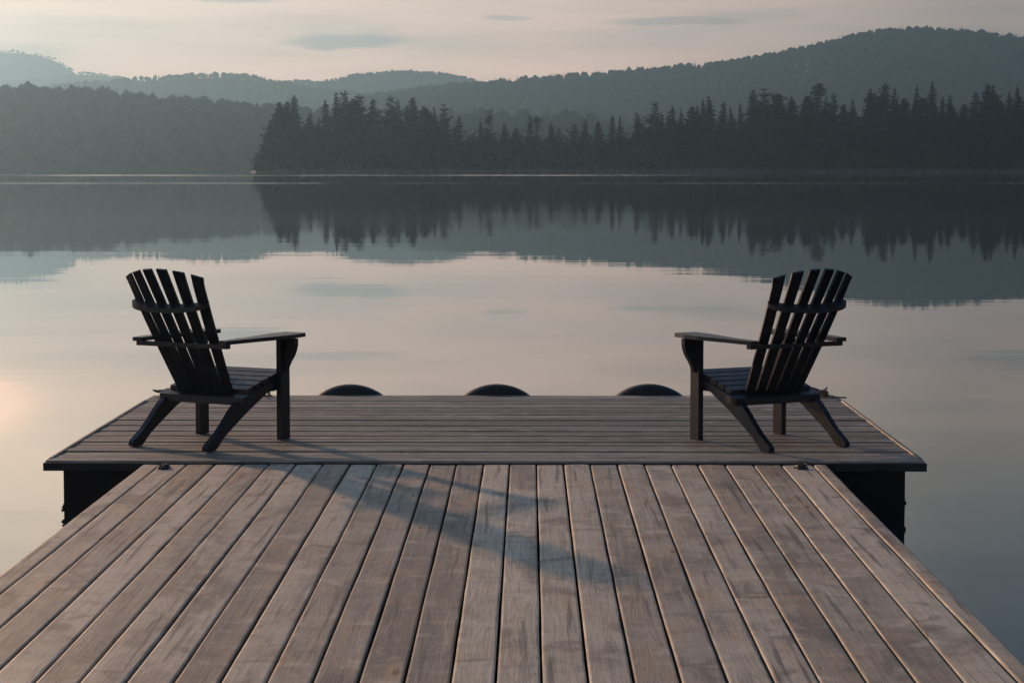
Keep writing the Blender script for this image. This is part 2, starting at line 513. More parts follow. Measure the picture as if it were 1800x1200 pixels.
def crowns(name, label, height, pxr, d0, d1, n, th, tw, cards, csize, mat, pointy=0.3, seed=1, wander=0.0, crest=0.25, edge=None):
    """a wood that reads as one mass: many crowns of leaf clumps, one object"""
    rg = np.random.default_rng(seed)
    allV = []
    cnt = 0
    for k in range(n):
        px = rg.uniform(*pxr)
        if rg.random() < crest:
            t_ = rg.uniform(0.9, 1.06)
        else:
            t_ = rg.uniform(0.005, 1.0)
        d = d0 + (d1 - d0) * t_
        z = height(px, d)
        X = (px - 930) / FPX * d
        Y = d + wander * noise.noise(Vector((px * 0.004, 3.3, 0)))
        s = rg.uniform(0.45, 1.12)
        if rg.random() < 0.05: s *= 1.10
        H = th * s; W = tw * s * rg.uniform(0.8, 1.2)
        con = rg.random() < pointy
        # points over the crown's surface, and the solid core inside them
        if con:
            hh = rg.random(cards) ** 1.4
            ang = rg.uniform(0, 6.283, cards)
            rad = (1 - hh) * 0.36 * W * rg.uniform(0.8, 1.1, cards)
            C = np.stack([np.cos(ang) * rad, np.sin(ang) * rad, hh * H * 0.95], 1)
            sz = csize * (0.25 + 0.55 * (1 - hh))
            lev = np.array([0.0, 0.25, 0.5, 0.75, 0.93, 1.22]); core = []
            for q in range(6):
                rq = 0.36 * W * max(0.0, 1 - lev[q] / 1.18) * rg.uniform(0.75, 1.1, 6)
                if q == 5: rq = rq * 0
                aa = np.arange(6) * 1.047 + q * 0.5
                core.append(np.stack([np.cos(aa) * rq, np.sin(aa) * rq, np.full(6, lev[q] * H * 0.86) + rg.uniform(-.04, .04, 6) * H * (q < 5)], 1))
        else:
            u = rg.normal(size=(cards, 3)); u /= np.linalg.norm(u, axis=1)[:, None]
            lump = 1 + 0.20 * np.sin(u[:, 0] * 5 + k) * np.cos(u[:, 1] * 4 + k * 2)
            rr = rg.uniform(0.86, 1.03, size=cards) * lump
            C = np.stack([u[:, 0] * W * rr, u[:, 1] * W * rr, H * 0.52 + u[:, 2] * H * 0.48 * rr], 1)
            sz = np.full(cards, csize)
            core = []
            for q in range(6):
                tt = -1.4 + 2.8 * q / 5
                aa = np.arange(6) * 1.047 + q * 0.5
                cx, cy_, cz = np.cos(aa) * math.cos(tt), np.sin(aa) * math.cos(tt), np.full(6, math.sin(tt))
                lp = (1 + 0.20 * np.sin(cx * 5 + k) * np.cos(cy_ * 4 + k * 2)) * 0.93
                core.append(np.stack([cx * W * lp, cy_ * W * lp, H * 0.52 + cz * H * 0.48 * lp], 1))
        qd = []
        for q in range(5):
            A_, B_ = core[q], core[q + 1]
            qd.append(np.stack([A_, np.roll(A_, -1, 0), np.roll(B_, -1, 0), B_], 1))
        qd = np.concatenate(qd).reshape(-1, 3) + np.array([X, Y, z])
        allV.append(qd)
        C += np.array([X, Y, z])
        nr = C - np.array([X, Y, z + H * 0.4]); nr /= np.linalg.norm(nr, axis=1)[:, None] + 1e-6
        nr[:, 2] += 0.35; nr += rg.normal(size=nr.shape) * 0.25
        a = np.cross(nr, rg.normal(size=(cards, 3))); b = np.cross(nr, a)
        a /= np.linalg.norm(a, axis=1)[:, None]
        b -= a * np.sum(a * b, 1)[:, None]; b /= np.linalg.norm(b, axis=1)[:, None]
        s1 = (sz * rg.uniform(0.6, 1.3, cards))[:, None]
        Q = np.stack([C - a * s1, C + b * s1 * 0.9, C + a * s1, C - b * s1 * 0.9], 1)
        allV.append(Q.reshape(-1, 3)); cnt += cards
    V = np.concatenate(allV)
    F = np.arange(len(V), dtype=np.int32).reshape(-1, 4)
    o = obj(name, tri_mesh(name, V, F), mat)
    tag(o, label, kind='stuff')
    return o

# far ridges, left to right
hB = hill('far_mountain', 'palest far mountain at the left edge under mist', [(-1300, 170), (-800, 140), (-420, 120), (-250, 96), (-60, 86), (20, 84), (60, 88), (100, 97), (135, 120), (170, 150), (230, 185), (300, 230)], 4400, 4750, 8, nx=60, ny=14)
hC = hill('far_ridge', 'pale low ridge behind the left hills', [(-400, 150), (0, 140), (90, 130), (150, 122), (200, 127), (240, 136), (330, 160), (420, 185), (560, 240)], 3900, 4250, 8, nx=60, ny=14)
hE = hill('far_hill', 'pale blue rounded hill in the middle distance', [(380, 190), (480, 142), (520, 137), (570, 138), (600, 131), (640, 124), (690, 121), (730, 120), (780, 124), (820, 131), (860, 146), (930, 170), (1050, 220)], 3150, 3450, 8, nx=70, ny=14)
hD = hill('blue_hill', 'long low blue hill above the left woods', [(-1600, 190), (-900, 165), (-100, 170), (60, 150), (130, 140), (210, 135), (270, 130), (340, 125), (400, 124), (450, 128), (500, 138), (540, 148), (620, 156), (720, 178), (860, 220)], 2600, 2950, 8, nx=80, ny=14)
hF = hill('long_wooded_hill', 'long dark wooded hill rising to the right', [(520, 215), (600, 180), (650, 165), (700, 157), (760, 150), (830, 146), (900, 140), (960, 133), (1040, 128), (1105, 123), (1190, 116), (1290, 105), (1360, 93), (1420, 80), (1480, 63), (1530, 53), (1580, 49), (1640, 49), (1700, 54), (1760, 60), (1830, 70), (2000, 90), (2400, 130), (3200, 170)], 1800, 2250, 8.5, nx=150, ny=24)
hG = hill('low_wooded_shore', 'low wooded shore behind the point', [(420, 215), (560, 200), (650, 195), (760, 194), (810, 193), (900, 192), (950, 196), (1010, 200), (1100, 206), (1180, 214), (1260, 222), (1500, 235), (2300, 240)], 1250, 1420, 13, nx=120, ny=14)
hA = hill('left_wooded_hill', 'green wooded hillside along the left shore', [(-1700, 175), (-1300, 150), (-900, 128), (-500, 120), (-250, 135), (0, 149), (50, 142), (90, 150), (150, 148), (190, 154), (240, 160), (300, 165), (380, 172), (440, 173), (500, 180), (560, 188), (640, 205), (800, 240)], 1190, 1440, 15, nx=120, ny=24)

crowns('far_mountain_trees', 'faint tree cover on the palest far mountain', hB, (-1300, 300), 4400, 4750, 1600, 5, 3.5, 8, 1.2, M_FAR, 0.5, 21, crest=0.5)
crowns('far_ridge_trees', 'faint tree cover on the pale low ridge', hC, (-400, 560), 3900, 4250, 1600, 5, 3.5, 8, 1.2, M_FAR, 0.5, 22, crest=0.5)
crowns('far_hill_trees', 'hazy forest on the pale rounded hill', hE, (380, 1050), 3150, 3450, 4000, 6, 3.2, 8, 1.0, M_FAR, 0.7, 23, crest=0.45)
crowns('blue_hill_trees', 'hazy forest on the long blue hill', hD, (-1600, 860), 2600, 2950, 8000, 6.5, 3.2, 8, 1.0, M_FAR, 0.6, 24, crest=0.4)
crowns('hill_forest', 'dense forest covering the long dark hill', hF, (520, 3200), 1800, 2250, 11500, 10, 3.7, 24, 0.8, M_FAR, 0.5, 25, crest=0.25)
crowns('low_shore_forest', 'mixed forest along the low shore behind the point', hG, (420, 2300), 1250, 1420, 1500, 14, 4.6, 60, 1.0, M_LEAF, 0.6, 26, crest=0.35)
crowns('left_hill_forest', 'leafy forest covering the left hillside', hA, (-1700, 800), 1190, 1440, 4600, 13.5, 4.6, 80, 0.9, M_LEAF, 0.04, 27, crest=0.3)

# ------------------------------------------------------------------ the wooded point
PEN = [(440, 303.5), (470, 303.2), (600, 303.4), (800, 303.6), (1000, 303.6), (1200, 303.4), (1500, 303), (1800, 302.6), (2300, 302.4)]
D_SHORE = 668.0
def pen_shore(px):
    """distance of the waterline behind column px"""
    return D_SHORE + 5 * noise.noise(Vector((px * 0.011, 1.7, 0))) + 2 * noise.noise(Vector((px * 0.05, 4.7, 0))) + max(0, 470 - px) * 0.2
def pen_height(px, back):
    taper = min(1.0, max(0.0, (px - 438) / 60.0))
    e = 1 - math.exp(-back / 5.0)
    return WATER_Z - 0.25 + (0.45 + 1.5 * e) * (0.10 + 0.90 * taper) + back * 0.035 * taper * taper + 0.25 * noise.noise(Vector((px * 0.05, back * 0.3, 0)))
nx, V = 170, []
backs = [-3, 0, 0.8, 2, 4, 7, 12, 20, 35, 60, 100, 140]
for j, bk in enumerate(backs):
    for i in range(nx + 1):
        px = 436 + (2300 - 436) * (i / nx) ** 1.15
        d = pen_shore(px) + bk
        z = pen_height(px, bk) if bk > -1 else WATER_Z - 1.2
        if i == 0: z = WATER_Z - 1.0
        V.append(((px - 930) / FPX * d, d, z))
F = [[j * (nx + 1) + i, j * (nx + 1) + i + 1, (j + 1) * (nx + 1) + i + 1, (j + 1) * (nx + 1) + i] for j in range(len(backs) - 1) for i in range(nx)]
shore = obj('shore', tri_mesh('shore', V, F, True), M_SHORE)
tag(shore, 'low stony bank of the wooded point at the waterline', kind='structure')

def bushes():
    rg = np.random.default_rng(5)
    out = []
    for k in range(1700):
        px = 454 + (2250 - 454) * rg.random() ** 1.05
        bk = rg.uniform(1.8, 34)
        d = pen_shore(px) + bk
        z = pen_height(px, bk)
        grow = min(1.0, (px - 440) / 50)
        H = (rg.uniform(1.2, 3.2) + min(bk, 22) * 0.30 * rg.uniform(0.5, 1.3)) * (0.45 + 0.55 * grow)
        Wd = H * rg.uniform(0.35, 0.6)
        cards = 60
        u = rg.normal(size=(cards, 3)); u /= np.linalg.norm(u, axis=1)[:, None]
        P = u * rg.uniform(0.4, 1.05, size=(cards, 1))
        C = np.stack([P[:, 0] * Wd, P[:, 1] * Wd, H * 0.5 + P[:, 2] * H * 0.5], 1) + np.array([(px - 930) / FPX * d, d, z])
        nr = P + rg.normal(size=P.shape) * 0.3; nr[:, 2] += 0.4
        a = np.cross(nr, rg.normal(size=(cards, 3))); b = np.cross(nr, a)
        a /= np.linalg.norm(a, axis=1)[:, None]; b /= np.linalg.norm(b, axis=1)[:, None]
        s1 = rg.uniform(0.25, 0.62, size=(cards, 1))
        Q = np.stack([C - a * s1, C + b * s1, C + a * s1, C - b * s1], 1)
        out.append(Q.reshape(-1, 3))
    V = np.concatenate(out)
    o = obj('undergrowth', tri_mesh('undergrowth', V, np.arange(len(V), dtype=np.int32).reshape(-1, 4)), M_LEAFDARK)
    tag(o, 'dense shrubs and young growth along the bank of the point', kind='stuff')
M_LEAFDARK = foliage_mat('undergrowth leaves', (0.018, 0.028, 0.017), (0.040, 0.060, 0.028), 0.25)
bushes()

def conifer_mesh(kind, seed):
    """crown and trunk of a conifer of height 1; boughs are fans of small needle sprays"""
    rg = random.Random(seed)
    cv, cf = [], []
    def tri(p, q, r_):
        i = len(cv); cv.extend((p, q, r_)); cf.append((i, i + 1, i + 2))
    def spray(base, d, L, wd, droop):
        side = Vector((-d.y, d.x, 0))
        n = 4
        for s in range(n):
            t0 = (s + 0.1) / n; t1 = (s + 1.25) / n
            dz0 = -droop * t0 * t0 * L; dz1 = -droop * min(t1, 1.1) ** 2 * L
            a = base + d * (L * t0) + Vector((0, 0, dz0))
            b_ = base + d * (L * min(t1, 1.1)) + Vector((0, 0, dz1 + rg.uniform(-.02, .02) * L))
            ww = wd * L * (1.0 - 0.6 * t0) * rg.uniform(0.6, 1.15)
            for sg in (-1, 1):
                tip = a + (b_ - a) * rg.uniform(0.45, 0.95) + side * (sg * ww) + Vector((0, 0, -ww * rg.uniform(0.1, 0.9)))
                tri(a, b_, tip)
            # hanging / upright twiglets give the bough thickness seen edge-on
            tri(a, b_, a + (b_ - a) * 0.5 + Vector((0, 0, -rg.uniform(0.006, 0.020))))
            tri(a, b_, a + (b_ - a) * 0.6 + Vector((0, 0, rg.uniform(0.002, 0.010))))
    start, lean = {'spruce': (0.06, 1.0), 'fir': (0.10, 1.0), 'pine': (0.26, 1.0), 'tufted': (0.22, 1.0), 'broad': (0.12, 1.0)}[kind]
    z = start
    if kind == 'pine': step0 = 0.044
    elif kind == 'tufted': step0 = 0.026
    else: step0 = 0.030
    ph = rg.uniform(0, 6)
    lopL = rg.uniform(0, 6.28)
    bend = Vector((rg.uniform(-.02, .02), rg.uniform(-.02, .02), 0))
    while z < 0.985:
        q = (z - start) / (1 - start)
        if kind == 'spruce':
            Lr = (0.160 * (1 - q) ** 0.64 + 0.010) * rg.uniform(0.62, 1.15)
            nb = 9 if q < 0.8 else 6
        elif kind == 'fir':
            Lr = (0.130 * (1 - q ** 1.4) ** 0.9 + 0.010) * rg.uniform(0.62, 1.15)
            nb = 8 if q < 0.85 else 6
        elif kind == 'pine':
            Lr = 0.18 * (0.45 + 0.55 * min(1, q * 3)) * (1 - q ** 2.4) ** 0.75 + 0.016
            Lr *= rg.uniform(0.45, 1.1)
            nb = 6
        elif kind == 'tufted':
            Lr = 0.075 * (1 - q * 0.35) * rg.uniform(0.5, 1.1)
            if q > 0.80: Lr = 0.085 * max(0.3, 1 - (q - 0.88) ** 2 * 55)
            nb = 6
        else:
            Lr = 0.20 * (1 - q ** 1.9) ** 0.8 * rg.uniform(0.55, 1.1) + 0.012
            nb = 9
        for b_ in range(nb):
            an = ph + b_ * 6.283 / nb + rg.uniform(-.35, .35)
            d = Vector((math.cos(an), math.sin(an), 0))
            L = Lr * rg.uniform(0.5, 1.2) * (1 + 0.22 * math.cos(an - lopL))
            if kind in ('pine', 'tufted') and rg.random() < 0.18: continue
            droop = 0.35 if kind in ('spruce', 'fir', 'tufted') else -0.12
            lift = 0.05 if kind in ('pine', 'broad') else 0.0
            base = Vector((0, 0, z + rg.uniform(-.01, .01))) + bend * (z * z) + Vector((0, 0, lift * 0))
            dd = (d + Vector((0, 0, 0.18 if kind in ('pine', 'broad') else (0.25 if q > 0.8 else -0.02)))).normalized()
            spray(base, dd, L, 0.40 if kind != 'pine' else 0.5, droop)
        ph += 2.4
        z += step0 * rg.uniform(0.75, 1.3) * (1.0 if q < 0.6 else 0.72)
    # leader
    tri(Vector((0.004, 0, 0.95)) + bend, Vector((-0.004, 0, 0.95)) + bend, Vector((0, 0, 1.0)) + bend)
    tri(Vector((0, 0.004, 0.95)) + bend, Vector((0, -0.004, 0.95)) + bend, Vector((0, 0, 1.0)) + bend)
    crown = tri_mesh('crown_' + kind, [tuple(v) for v in cv], cf)
    crown.materials.append(M_CONIFER)
    bm = bmesh.new()
    add_tube(bm, [(0, 0, -0.04), (bend.x * .1, bend.y * .1, 0.3), (bend.x * .4, bend.y * .4, 0.65), (bend.x * .9, bend.y * .9, 0.96)], [0.015, 0.011, 0.007, 0.0015], 7)
    trunk = bm_mesh('trunk_' + kind, bm)
    trunk.materials.append(M_BARK)
    return crown, trunk

KINDS = {}
for kd in ('spruce', 'fir', 'pine', 'tufted', 'broad'):
    KINDS[kd] = [conifer_mesh(kd, 100 + i * 17 + len(kd)) for i in range(5 if kd != 'tufted' else 2)]
PROTO = {}
def tree(kind, variant, px, back, top_y=None, H=None, wide=1.0, rot=0.0):
    d = pen_shore(px) + back
    base = pen_height(px, back) - 0.1
    p = ((px - 930) / FPX * d, d, base)
    if H is None:
        H = at(px, top_y, d).z - base
    key = (kind, variant)
    crown_me, trunk_me = KINDS[kind][variant]
    if key not in PROTO:
        root = empty('conifer_tree')
        obj('crown', crown_me, None, root)
        obj('trunk', trunk_me, None, root)
        PROTO[key] = root
    else:
        src = PROTO[key]
        root = src.copy(); col.objects.link(root)
        for ch in src.children:
            c_ = ch.copy(); col.objects.link(c_); c_.parent = root
    root.location = p
    root.rotation_euler = (R(2.2) * math.sin(px * 1.7), R(2.2) * math.cos(px * 2.3), rot)
    root.scale = (H * wide, H * wide, H)
    return root

SKYLINE = [  # px, y of the top, kind, width factor
 (471, 232, 'broad', .8), (479, 208, 'broad', .9), (488, 196, 'broad', .85), (498, 178, 'broad', .85), (511, 176, 'broad', .7), (523, 166, 'spruce', 1.0), (547, 196, 'spruce', .9), (562, 205, 'fir', .9), (577, 176, 'spruce', .9), (591, 160, 'fir', .9), (604, 157, 'pine', .75),
 (630, 163, 'pine', .85), (656, 174, 'pine', .75), (685, 168, 'pine', .8), (698, 173, 'pine', .7), (722, 169, 'broad', .7), (745, 186, 'pine', .8), (765, 187, 'fir', .9), (778, 183, 'pine', .7),
 (808, 202, 'spruce', 1.1), (845, 208, 'fir', 1.0), (860, 190, 'pine', .75), (885, 216, 'spruce', 1.0), (910, 223, 'broad', .8), (929, 201, 'fir', .9), (942, 205, 'tufted', 1.1), (969, 215, 'broad', .7),
 (986, 224, 'pine', .8), (1008, 217, 'pine', .8), (1025, 208, 'fir', 1.0), (1053, 213, 'broad', .7), (1078, 202, 'spruce', .9), (1088, 204, 'fir', .9), (1119, 196, 'spruce', .9), (1145, 176, 'pine', .75),
 (1162, 200, 'fir', 1.0), (1180, 186, 'spruce', .9), (1198, 189, 'fir', .9), (1220, 184, 'spruce', .8), (1233, 173, 'fir', .8), (1250, 169, 'spruce', .9), (1267, 178, 'spruce', .8), (1287, 188, 'fir', .9),
 (1298, 180, 'fir', .8), (1319, 158, 'spruce', 1.05), (1343, 155, 'pine', .7), (1361, 163, 'tufted', 1.2), (1391, 168, 'spruce', .85), (1412, 166, 'spruce', .85), (1432, 146, 'tufted', 1.0), (1445, 169, 'fir', .9),
 (1462, 163, 'pine', .7), (1480, 182, 'broad', .7), (1497, 174, 'fir', .8), (1524, 155, 'spruce', .9), (1549, 144, 'spruce', 1.0), (1563, 155, 'fir', .9), (1585, 172, 'broad', .8), (1607, 148, 'fir', .75),
 (1632, 143, 'fir', .9), (1646, 170, 'spruce', .7), (1664, 167, 'spruce', .8), (1684, 182, 'broad', .8), (1703, 160, 'spruce', .9), (1730, 147, 'broad', .75), (1747, 148, 'fir', .95), (1770, 162, 'spruce', .8),
 (1783, 150, 'fir', .9), (1797, 170, 'spruce', .9)]
LOOK = {'spruce': 'cone-shaped spruce', 'fir': 'narrow dense fir', 'pine': 'open-crowned pine with layered boughs', 'tufted': 'spindly spruce with a tufted top', 'broad': 'bushy full-crowned pine'}
def nth(n):
    return str(n) + ('th' if 10 <= n % 100 <= 20 else {1: 'st', 2: 'nd', 3: 'rd'}.get(n % 10, 'th'))
rt = random.Random(3)
for i, (px, ty, kd, wf) in enumerate(SKYLINE):
    t_ = tree(kd, rt.randrange(len(KINDS[kd])), px, rt.uniform(8, 30), ty, None, wf * 1.38, rt.uniform(0, 6.28))
    tag(t_, '%s, %s treetop from the left end of the point' % (LOOK[kd], nth(i + 1)), 'tree', 'tall conifers standing up from the wooded point')
# trees beyond the right side of the picture, and the ones filling the stand
fill = []
for k in range(150):
    if k < 120: px = 474 + 1333 * (k + rt.uniform(-.4, .4)) / 120
    else: px = 1810 + (k - 120) * 12 + rt.uniform(-4, 4)
    sk = min((s[1] for s in SKYLINE if abs(s[0] - px) < 26), default=165)
    lo = max((s[1] for s in SKYLINE if abs(s[0] - px) < 40), default=175)
    gap = 800 < px < 1125
    ty = (max(sk + 14, lo) + rt.uniform(18, 55)) if gap else (max(sk + 7, lo - 6) + rt.uniform(2, 34)) if k < 120 else rt.uniform(150, 195)
    if px < 480: ty = max(ty, 222)
    ty = min(ty, 275)
    kd = rt.choice(['spruce', 'fir', 'broad', 'broad', 'fir', 'pine'])
    t_ = tree(kd, rt.randrange(len(KINDS[kd])), px, rt.uniform(4, 42), ty, None, rt.uniform(1.3, 1.9), rt.uniform(0, 6.28))
    tag(t_, 'shorter dark conifer merged into the dense stand below the treetops of the point', 'tree', 'conifers filling the stand on the point')

# ------------------------------------------------------------------ decks
def plank_data():
    return dict(V=[], F=[], UV=[], B=[])
def add_plank(D, along, a0, a1, b0, b1, ztop, th=0.036, r=0.005, rg=random, step=0.3, wob=0.0015):
    """board running along axis 'x' or 'y' from a0 to a1, its edges at b0, b1"""
    n = max(2, int((a1 - a0) / step))
    prof = [(b0, -th), (b0, -r * 1.3), (b0 + r * .35, -r * .35), (b0 + r * 1.5, 0), (b0 + (b1 - b0) * .5, 0.0), (b1 - r * 1.5, 0), (b1 - r * .35, -r * .35), (b1, -r * 1.3), (b1, -th)]
    k = len(prof)
    i0 = len(D['V'])
    rnd = (rg.random(), rg.random(), rg.random())
    ph = rg.uniform(0, 100); cup = rg.uniform(-.0012, .0016); dz = rg.uniform(-.0018, .0018)
    for j in range(n + 1):
        a = a0 + (a1 - a0) * j / n
        wl = wob * noise.noise(Vector((a * 1.7, ph, 0))) * 2; wr = wob * noise.noise(Vector((a * 1.7, ph + 9, 0))) * 2
        wz = 0.0016 * noise.noise(Vector((a * 0.9, ph + 20, 0)))
        for m_, (bb, z) in enumerate(prof):
            s = (bb - b0) / (b1 - b0)
            q = bb + wl * (1 - s) + wr * s
            zz = ztop + z + dz + wz + cup * (1 - (2 * s - 1) ** 2)
            D['V'].append((a, q, zz) if along == 'x' else (q, a, zz))
            D['B'].append(rnd)
    def uvof(m_, j):
        return (prof[m_][0] - b0 + (0 if m_ not in (0, 8) else (-.03 if m_ == 0 else .03)), a0 + (a1 - a0) * j / n)
    for j in range(n):
        for m_ in range(k - 1):
            q = [(m_, j), (m_ + 1, j), (m_ + 1, j + 1), (m_, j + 1)]
            D['F'].append([i0 + jj * k + mm for mm, jj in q])
            D['UV'].extend([uvof(mm, jj) for mm, jj in q])
    for j in (0, n):      # end grain
        D['F'].append([i0 + j * k + mm for mm in range(k)])
        D['UV'].extend([uvof(mm, j) for mm in range(k)])
def build_planks(name, D, mat, parent):
    me = bpy.data.meshes.new(name)
    me.from_pydata(D['V'], [], D['F'])
    uvl = me.uv_layers.new(name='UVMap')
    uvl.data.foreach_set('uv', np.array(D['UV'], dtype=np.float32).ravel())
    at_ = me.attributes.new('board', 'FLOAT_VECTOR', 'POINT')
    at_.data.foreach_set('vector', np.array(D['B'], dtype=np.float32).ravel())
    bm = bmesh.new(); bm.from_mesh(me)
    bmesh.ops.recalc_face_normals(bm, faces=bm.faces)
    bm.to_mesh(me); bm.free()
    return obj(name, me, mat, parent)

# walkway
SEAMS = [250, 281.5, 328.5, 378, 426.5, 473, 520, 568, 615.5, 663, 709.5, 756, 802.5, 850, 896, 943.3, 990.7, 1037.3, 1085, 1132.5, 1179.5, 1226, 1274, 1324, 1373, 1428, 1452.5]
g0 = ground(930, 816).y
walk = empty('walkway', (0, g0, 0))
tag(walk, 'weathered grey brown walkway of long planks leading to the platform', 'dock')
D = plank_data()
rw = random.Random(12)
gap = 0.0088
xs = [ground(s, 816).x for s in SEAMS]
END = -3.0
for i in range(len(xs) - 1):
    x0, x1 = xs[i] + gap / 2, xs[i + 1] - gap / 2
    if i in (4, 9, 15, 20, 22):       # boards made of two lengths butted together
        yb = {4: 3.4, 9: 4.4, 15: 4.9, 20: 8.35, 22: 7.75}[i]
        add_plank(D, 'y', END - g0, yb - .003 - g0, x0, x1, 0.0, rg=rw)
        add_plank(D, 'y', yb + .003 - g0, -0.002 - rw.uniform(0, .006), x0, x1, 0.0, rg=rw)
    else:
        add_plank(D, 'y', END - g0, -0.002 - rw.uniform(0, .006), x0, x1, 0.0, rg=rw)
build_planks('decking', D, M_PLANK, walk)
bm = bmesh.new()
for xq in (xs[0] + .06, xs[-1] - .10, -1.0, -0.24, 0.55):
    add_box(bm, xq, xq + .04, END - g0 + .02, -0.03, -0.17, -0.0395)
yy = END - g0 + 0.1
while yy < -0.1:
    add_box(bm, xs[0] + .104, xs[-1] - .104, yy, yy + .038, -0.150, -0.0415)
    yy += 0.61
obj('frame', bm_mesh('frame', bm), M_SHADEWOOD, walk)
bm = bmesh.new()
for yq in (-2.2, -5.6, -9.0):
    add_box(bm, xs[0] + .16, xs[-1] - .2, yq, yq + 1.1, WATER_Z - .2, -0.172)
obj('float', bm_mesh('float', bm, 0.03), M_FLOAT, walk)
# screws of the walkway
def screws(parent, pts, name='screws', r=0.0042, z=0.0012):
    bm = bmesh.new()
    for (x, y) in pts:
        bmesh.ops.create_circle(bm, cap_ends=True, radius=r, segments=8, matrix=Matrix.Translation((x, y, z)))
    o = obj(name, bm_mesh(name, bm), M_IRON, parent)
    return o
pts = []
yy = -0.08
while yy > END - g0:
    for i in range(len(xs) - 1):
        for q in (0.2, 0.8):
            if rw.random() < 0.8:
                pts.append((xs[i] + (xs[i + 1] - xs[i]) * q + rw.uniform(-.006, .006), yy + rw.uniform(-.006, .006)))
    yy -= 1.22
so = screws(walk, pts, r=0.0035); so['kind'] = 'stuff'

# platform
TZ = 0.012
tn = ground(930, 811, TZ).y
tf = ground(930, 694, TZ).y
tl = ground(77.5, 811, TZ).x
tr = ground(1626, 811, TZ).x
plat = empty('platform', ((tl + tr) / 2, tn, 0))
tag(plat, 'wide floating platform of crosswise weathered boards under both chairs', 'dock')
hw = (tr - tl) / 2
D = plank_data()
nb = 25
wd = [random.Random(90 + i).uniform(0.93, 1.07) for i in range(nb)]
sw = sum(wd)
y = 0.0
rp = random.Random(5)
ys = []
for i in range(nb):
    y1 = y + (tf - tn) * wd[i] / sw
    ys.append((y, y1))
    g = 0.014 + (0.010 if i in (3, 14, 19) else 0.0) * rp.random()
    add_plank(D, 'x', -hw + rp.uniform(0, .004), hw + rp.uniform(-.004, 0), y + g / 2, y1 - g / 2, TZ + rp.uniform(-.0015, .0015), rg=rp, th=.034, r=.006)
    y = y1
build_planks('decking', D, M_TDECK, plat)
Ld = tf - tn
bm = bmesh.new()
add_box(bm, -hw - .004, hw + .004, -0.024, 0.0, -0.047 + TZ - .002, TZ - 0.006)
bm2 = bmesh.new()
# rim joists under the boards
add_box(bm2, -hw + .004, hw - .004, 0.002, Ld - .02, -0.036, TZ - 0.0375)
obj('frame', bm_mesh('frame', bm2), M_SHADEWOOD, plat)
obj('fascia', bm_mesh('fascia', bm, 0.002), M_SHADEWOOD, plat)  # its shade is put into the wood colour
bm = bmesh.new()
xl = ground(110, 811, TZ).x - plat.location.x; xr = ground(1591, 811, TZ).x - plat.location.x
add_box(bm, xl, xr, 0.004, 0.60, WATER_Z - 0.35, -0.0365)
add_box(bm, -hw + .02, hw - .02, 0.604, Ld - .1, WATER_Z - 0.35, -0.0365)
obj('float', bm_mesh('float', bm, 0.012), M_FLOAT, plat)
# weed and splinters at the waterline of the float
bm = bmesh.new()
rr = random.Random(8)
for k in range(70):
    side = rr.random() < .5
    xq = (xl if side else xr) + rr.uniform(-.018, .018)
    yq = rr.uniform(0.05, 0.5); zq = WATER_Z + rr.uniform(0.0, .09)
    add_box(bm, -rr.uniform(.008, .022), rr.uniform(.008, .022), -.02, .02, -rr.uniform(.003, .01), rr.uniform(.003, .01), Matrix.Translation((xq, yq, zq)) @ Matrix.Rotation(rr.uniform(-.6, .6), 4, 'Y'))
wd_ = obj('weed', bm_mesh('weed', bm), M_FLOAT, plat); wd_['kind'] = 'stuff'
# raised side boards
for sg, nm in ((-1, 'l'), (1, 'r')):
    Dm = plank_data()
    b0 = sg * (hw - .012) - .011
    add_plank(Dm, 'y', 0.10, Ld - 0.42, b0, b0 + .022, TZ + 0.009, th=.0095, r=.004, rg=rp)
    o = build_planks('edge_board', Dm, M_TDECK, plat)
pts = []
for xq in (-2.05, -1.45, -0.85, -0.42, 0.02, 0.62, 1.25, 1.9):
    for (a, b_) in ys:
        for q in (0.25, 0.75):
            pts.append((xq + rp.uniform(-.004, .004), a + (b_ - a) * q))
so = screws(plat, pts, r=0.005, z=TZ + 0.0045); so['kind'] = 'stuff'

# ------------------------------------------------------------------ tyres at the far edge
def tyre_mesh():
    bm = bmesh.new()
    R0, prof = 0.386, []
    for k in range(20):       # section of the tyre, squarish tread
        a = 2 * math.pi * k / 20
        c_, s_ = math.cos(a), math.sin(a)
        e = 0.62
        prof.append((0.085 * math.copysign(abs(c_) ** e, c_), 0.095 * math.copysign(abs(s_) ** e, s_)))
    N = 120
    rings = []
    for j in range(N):
        t_ = 2 * math.pi * j / N
        ring = []
        for k, (rad, wy) in enumerate(prof):
            rr_ = R0 - 0.085 + rad
            if k in (18, 2): rr_ -= 0.004
            ring.append(bm.verts.new((math.cos(t_) * rr_, wy, math.sin(t_) * rr_)))
        rings.append(ring)
    for j in range(N):
        for k in range(20):
            bm.faces.new((rings[j][k], rings[j][(k + 1) % 20], rings[(j + 1) % N][(k + 1) % 20], rings[(j + 1) % N][k]))
    return bm_mesh('tyre', bm, smooth=True)
tm = tyre_mesh()
tops = [(345, 678, 'mostly hidden behind the left chair'), (615, 675.5, 'half sunk behind the far edge, nearest the left chair'), (873, 675, 'in the middle of the far edge'),
        (1141, 674.5, 'behind the far edge left of the right chair'), (1402, 676, 'behind the seat of the right chair')]
first = None
for (px, ty, lb) in tops:
    p = at(px, ty, tf + 0.115)
    zc = p.z - 0.386
    if first is None:
        first = obj('tyre', tm, M_TYRE); o = first
    else:
        o = first.copy(); col.objects.link(o)
    o.location = (p.x, tf + 0.115, zc)
    tag(o, 'black tyre fender ' + lb, 'tyre', 'tyre fenders along the far edge of the platform')

